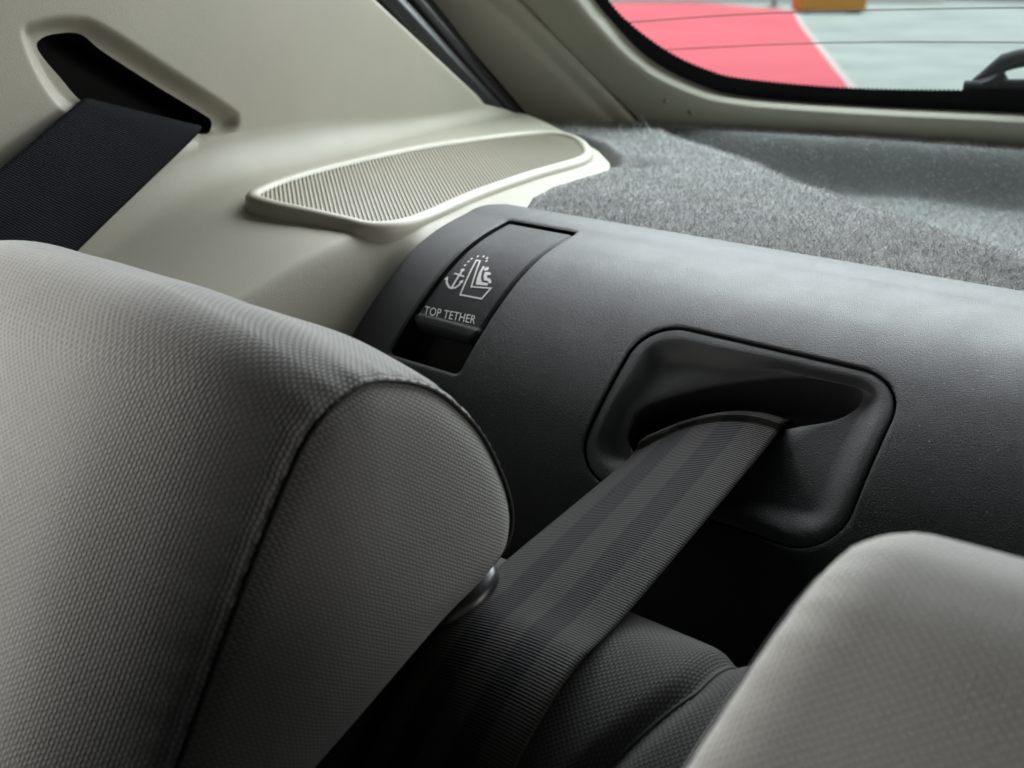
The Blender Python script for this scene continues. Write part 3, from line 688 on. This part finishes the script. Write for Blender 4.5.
def headrest(name, label, xr, xl, dy, dz, taper, rnd, edge, sleeve_x, group, full=False):
    """pillow along X: front/top/back cover between two stitched side gussets"""
    root = thing(name, ((xl + xr) / 2, .2 + dy, -.25 + dz), label, 'headrest', group)
    wd = xr - xl
    tfr = np.r_[np.linspace(0, 1, 26) ** 1.6 * .5, 1 - (np.linspace(1, 0, 26)[1:] ** 1.6) * .5]
    secs = []
    for t in tfr:
        d = min(t, 1 - t) * wd
        off = rnd - rnd * (max(0, 1 - d / edge)) ** 2.2
        if full: off = -.011 + .0113 * math.sqrt(max(0, 1 - max(0, 1 - d / .014) ** 2)) + .004 * (1 - (1 - min(d / .12, 1)) ** 2)
        if not full: off = off + fw_ * (.0200 - .0200 * (max(0, 1 - d / .105)) ** 2.2)
        P = HPs + hn * (off[:, None] if not full else off)
        lo = taper * (-.111 - P[:, 1])
        x = xl - lo + (xr + lo - xl + lo) * t
        groove = -.0014 * math.exp(-(d / .0016) ** 2)
        pk = math.exp(-d / .007) * min(1, d / .0015)
        groove = groove + pk * (.00030 * np.sin(hl * 2 * math.pi / .0093 + 1.3 * np.sin(hl * 40)) + .00018 * np.sin(hl * 2 * math.pi / .0214 + 2))
        groove = groove + .0003 * np.sin(hl * 31 + t * 9) * np.sin(t * 23 + hl * 11) * min(1, d / .03)
        P = P + hn * np.broadcast_to(groove, (NP,))[:, None]
        secs.append(np.stack([x, P[:, 0] + dy, P[:, 1] + dz], 1))
    secs = np.array(secs); n = len(secs)
    V = np.concatenate([secs, secs[:, :1]], 1)
    U = np.stack([V[:, :, 0], np.broadcast_to(np.r_[hl, hl[-1] + .004], V.shape[:2])], -1)
    mk('cover', V.reshape(-1, 3), gridfaces(n, NP + 1), M['cloth'], root, uv=U.reshape(-1, 2))
    for end, sg in ((secs[-1], 1), (secs[0], -1)):
        cen = end.mean(0); G_ = []; nr_ = 14
        for k in range(nr_ + 1):
            q = 1 - k / nr_
            ring_ = cen + (end - cen) * q; ring_[:, 0] = end[:, 0] * q + cen[0] * (1 - q)
            ring_[:, 0] += sg * ((.004 if full else .0125) * (1 - q ** 2.6) ** .8 - .0012 * math.exp(-((1 - q) * .05 / .0016) ** 2))
            G_.append(ring_)
        G_ = np.array(G_); F_ = gridfaces(nr_ + 1, NP, False, True)
        c_, s_ = math.cos(.62), math.sin(.62)
        UV = np.stack([G_[..., 1] * s_ + G_[..., 2] * c_, G_[..., 1] * c_ - G_[..., 2] * s_], -1)
        mk('side_gusset', G_.reshape(-1, 3), F_, M['cloth_side'], root, uv=UV.reshape(-1, 2))
        path = np.vstack([end, end[:2]]) + np.array([sg * .0002, 0, 0])
        sm = mk('seam', *tube(path, .00062, 6, caps=False), M['thread'], root)
        dn = dense3(path); st_ = []
        for s0 in np.arange(0, dn[1][-1] - .004, .0046):
            i0, i1 = np.searchsorted(dn[1], [s0, s0 + .0026])
            p0, p1 = dn[0][i0], dn[0][min(i1, len(dn[0]) - 1)]
            rad = (p0 - cen); rad[0] = 0; rad /= np.linalg.norm(rad)
            st_.append(tube(np.array([p0 + rad * .0003, (p0 + p1) / 2 + rad * .0007 + [-sg * .0002, 0, 0], p1 + rad * .0003]), .00034, 5))
        mk('stitching', *join(st_), M['thread'], sm)
    for px_ in sleeve_x:
        mk('post', *tube([(px_, .246 + dy, -.300 + dz), (px_, .226 + dy, -.196 + dz)], .0055, 12), M['gloss_black'], root)
    return root
def dense3(P, n=4000):
    d = np.r_[0, np.cumsum(np.linalg.norm(np.diff(P, axis=0), axis=1))]; s = np.linspace(0, d[-1], n)
    return np.stack([np.interp(s, d, P[:, k]) for k in range(3)], 1), s
headrest('headrest', 'large sharp grey cloth headrest with a dark stitched side seam at left', -.220, -.452, 0, 0, .0, .0075, .060, (-.245, -.43), 'headrests of the rear seat')
headrest('headrest', 'pale blurred grey headrest in the lower right corner', .17, -.0768, 0, .0, .30, .012, .060, (-.02, .12), 'headrests of the rear seat', True)

# ------------------------------------------------------------------ dust and lint lying on the black panel and the left headrest
def lint(parent, pts, nrm_, m_, lo, hi, nfib):
    out = []
    for p, n in zip(pts, nrm_):
        n = n / np.linalg.norm(n); a = np.cross(n, rng.normal(0, 1, 3)); a /= np.linalg.norm(a); b2 = np.cross(n, a); r = rng.uniform(lo, hi)
        k = 5; an = np.linspace(0, 2 * math.pi, k, endpoint=False); rr2 = r * rng.uniform(.5, 1.2, k)
        ringp = p + n * r * .15 + np.outer(rr2 * np.cos(an), a) + np.outer(rr2 * np.sin(an), b2)
        out.append((np.vstack([ringp, (p + n * r * .6)[None]]), [(i, (i + 1) % k, k) for i in range(k)]))
    for p, n in list(zip(pts, nrm_))[:nfib]:
        n = n / np.linalg.norm(n); a = np.cross(n, rng.normal(0, 1, 3)); a /= np.linalg.norm(a); b2 = np.cross(n, a); l = rng.uniform(.003, .007)
        q = p + n * .00035 + np.outer(np.linspace(-.5, .5, 9) * l, a) + np.outer(np.sin(np.linspace(0, 3, 9) * rng.uniform(.6, 1.6)) * l * .35, b2) + np.outer(np.abs(np.linspace(-1, 1, 9)) ** 2 * .0006, n)
        out.append(tube(q, .00005, 4))
    return tag(mk('lint', *join(out), m_, parent, smooth=False), kind='stuff')
m, nt, b = mat('grey_lint'); M['lint'] = m
L(nt, ramp(nt, noise(nt, 400, 2), (.28, .28, .27), (.55, .55, .53)), b.inputs['Base Color']); b.inputs['Roughness'].default_value = .9
lx = rng.uniform(-.33, -.02, 420); ls = rng.uniform(.01, .17, 420); okp = sdf(lx, ls, BEZ) > .002; lx, ls = lx[okp], ls[okp]
lint(panel, PS(lx, ls, 0 * lx), PS(lx, ls, 0 * lx + 1) - PS(lx, ls, 0 * lx), M['lint'], .00006, .00017, 4)

# ================================================================== SEAT BELTS
def belt(name, left, right, m_, label, nu=26, thick=.0011, mid=None):
    left = np.asarray(left); right = np.asarray(right); n = len(left); us = np.linspace(0, 1, nu)
    Pm = left[:, None] + (right - left)[:, None] * us[None, :, None]
    if mid is not None:
        q = us[None, :, None]; Pm = left[:, None] * (2 * (q - .5) * (q - 1)) + np.asarray(mid)[:, None] * (4 * q * (1 - q)) + right[:, None] * (2 * q * (q - .5))
    T1 = np.gradient(Pm, axis=0); T2 = np.gradient(Pm, axis=1); nn = np.cross(T1, T2); nn /= np.linalg.norm(nn, axis=2)[..., None]
    if nn[n // 2, nu // 2, 2] < 0: nn = -nn
    prof = 1 - np.exp(-np.minimum(us, 1 - us) / .02); prof = (.45 + .55 * prof)[None, :, None]
    selv = (.00035 * np.exp(-((np.minimum(us, 1 - us) - .02) / .02) ** 2))[None, :, None]
    up = Pm + nn * (thick / 2 * prof + selv); dn = Pm - nn * thick / 2 * prof
    ln_ = np.r_[0, np.cumsum(np.linalg.norm(np.diff(Pm[:, nu // 2], axis=0), axis=1))]
    U = np.stack(np.broadcast_arrays(us[None, :], ln_[:, None]), -1).reshape(-1, 2)
    fa = gridfaces(n, nu); k = n * nu; fb = [tuple(k + i for i in q[::-1]) for q in fa]; e = []
    for i in range(n - 1):
        e.append((i * nu, k + i * nu, k + (i + 1) * nu, (i + 1) * nu)); j = nu - 1; e.append((i * nu + j, (i + 1) * nu + j, k + (i + 1) * nu + j, k + i * nu + j))
    o = mk(name, np.vstack([up.reshape(-1, 3), dn.reshape(-1, 3)]), fa + fb + e, m_, uv=np.vstack([U, U]))
    return tag(o, label, 'seat belt', 'seat belts')
def main_edge(X, sc, shift):
    """path of one belt edge: out of the slot, over its lower lip, across to the seat, down its front"""
    inside = PS(np.array([X] * 3), np.array([sc - .004, sc - .006, sc - .0045]), np.array([-.034, -.020, -.0095]))
    crest = PS(np.array([X] * 2), np.array([sc + .001, sc + .012]), np.array([-.0032, .0008]))
    s_seat = np.array([.186, .215, .245, .28, .32])
    st = seat_pt(np.full(5, X), s_seat, np.array([.0040, .0042, .004, .0035, .003]))
    st[:, 0] += shift * np.array([.8, 1, 1, 1, 1])
    return spline(np.vstack([inside, crest, st]), 130)
mL = main_edge(-.2345, .1520, .0075); mR = main_edge(-.1775, .1265, .0035)
mM = main_edge(-.2060, .1305, .0055)
belt('seat_belt', mL, mR, M['belt_striped'], 'grey striped seat belt running out of the black bezel over the seat', mid=mM)
Lp = spline([(-.610, .350, -.0790), (-.585, .334, -.0710), (-.5640, .3205, -.0672), (-.557, .306, -.0725), (-.540, .2579, -.0942), (-.50, .150, -.140), (-.46, .05, -.19)], 90)
Rp = spline([(-.618, .430, -.1030), (-.592, .411, -.0950), (-.5735, .3995, -.0912), (-.566, .386, -.0975), (-.545, .2963, -.1415), (-.505, .180, -.195), (-.465, .07, -.25)], 90)
belt('seat_belt', Lp, Rp, M['belt_dark'], 'plain dark navy seat belt hanging from the slot in the beige trim')
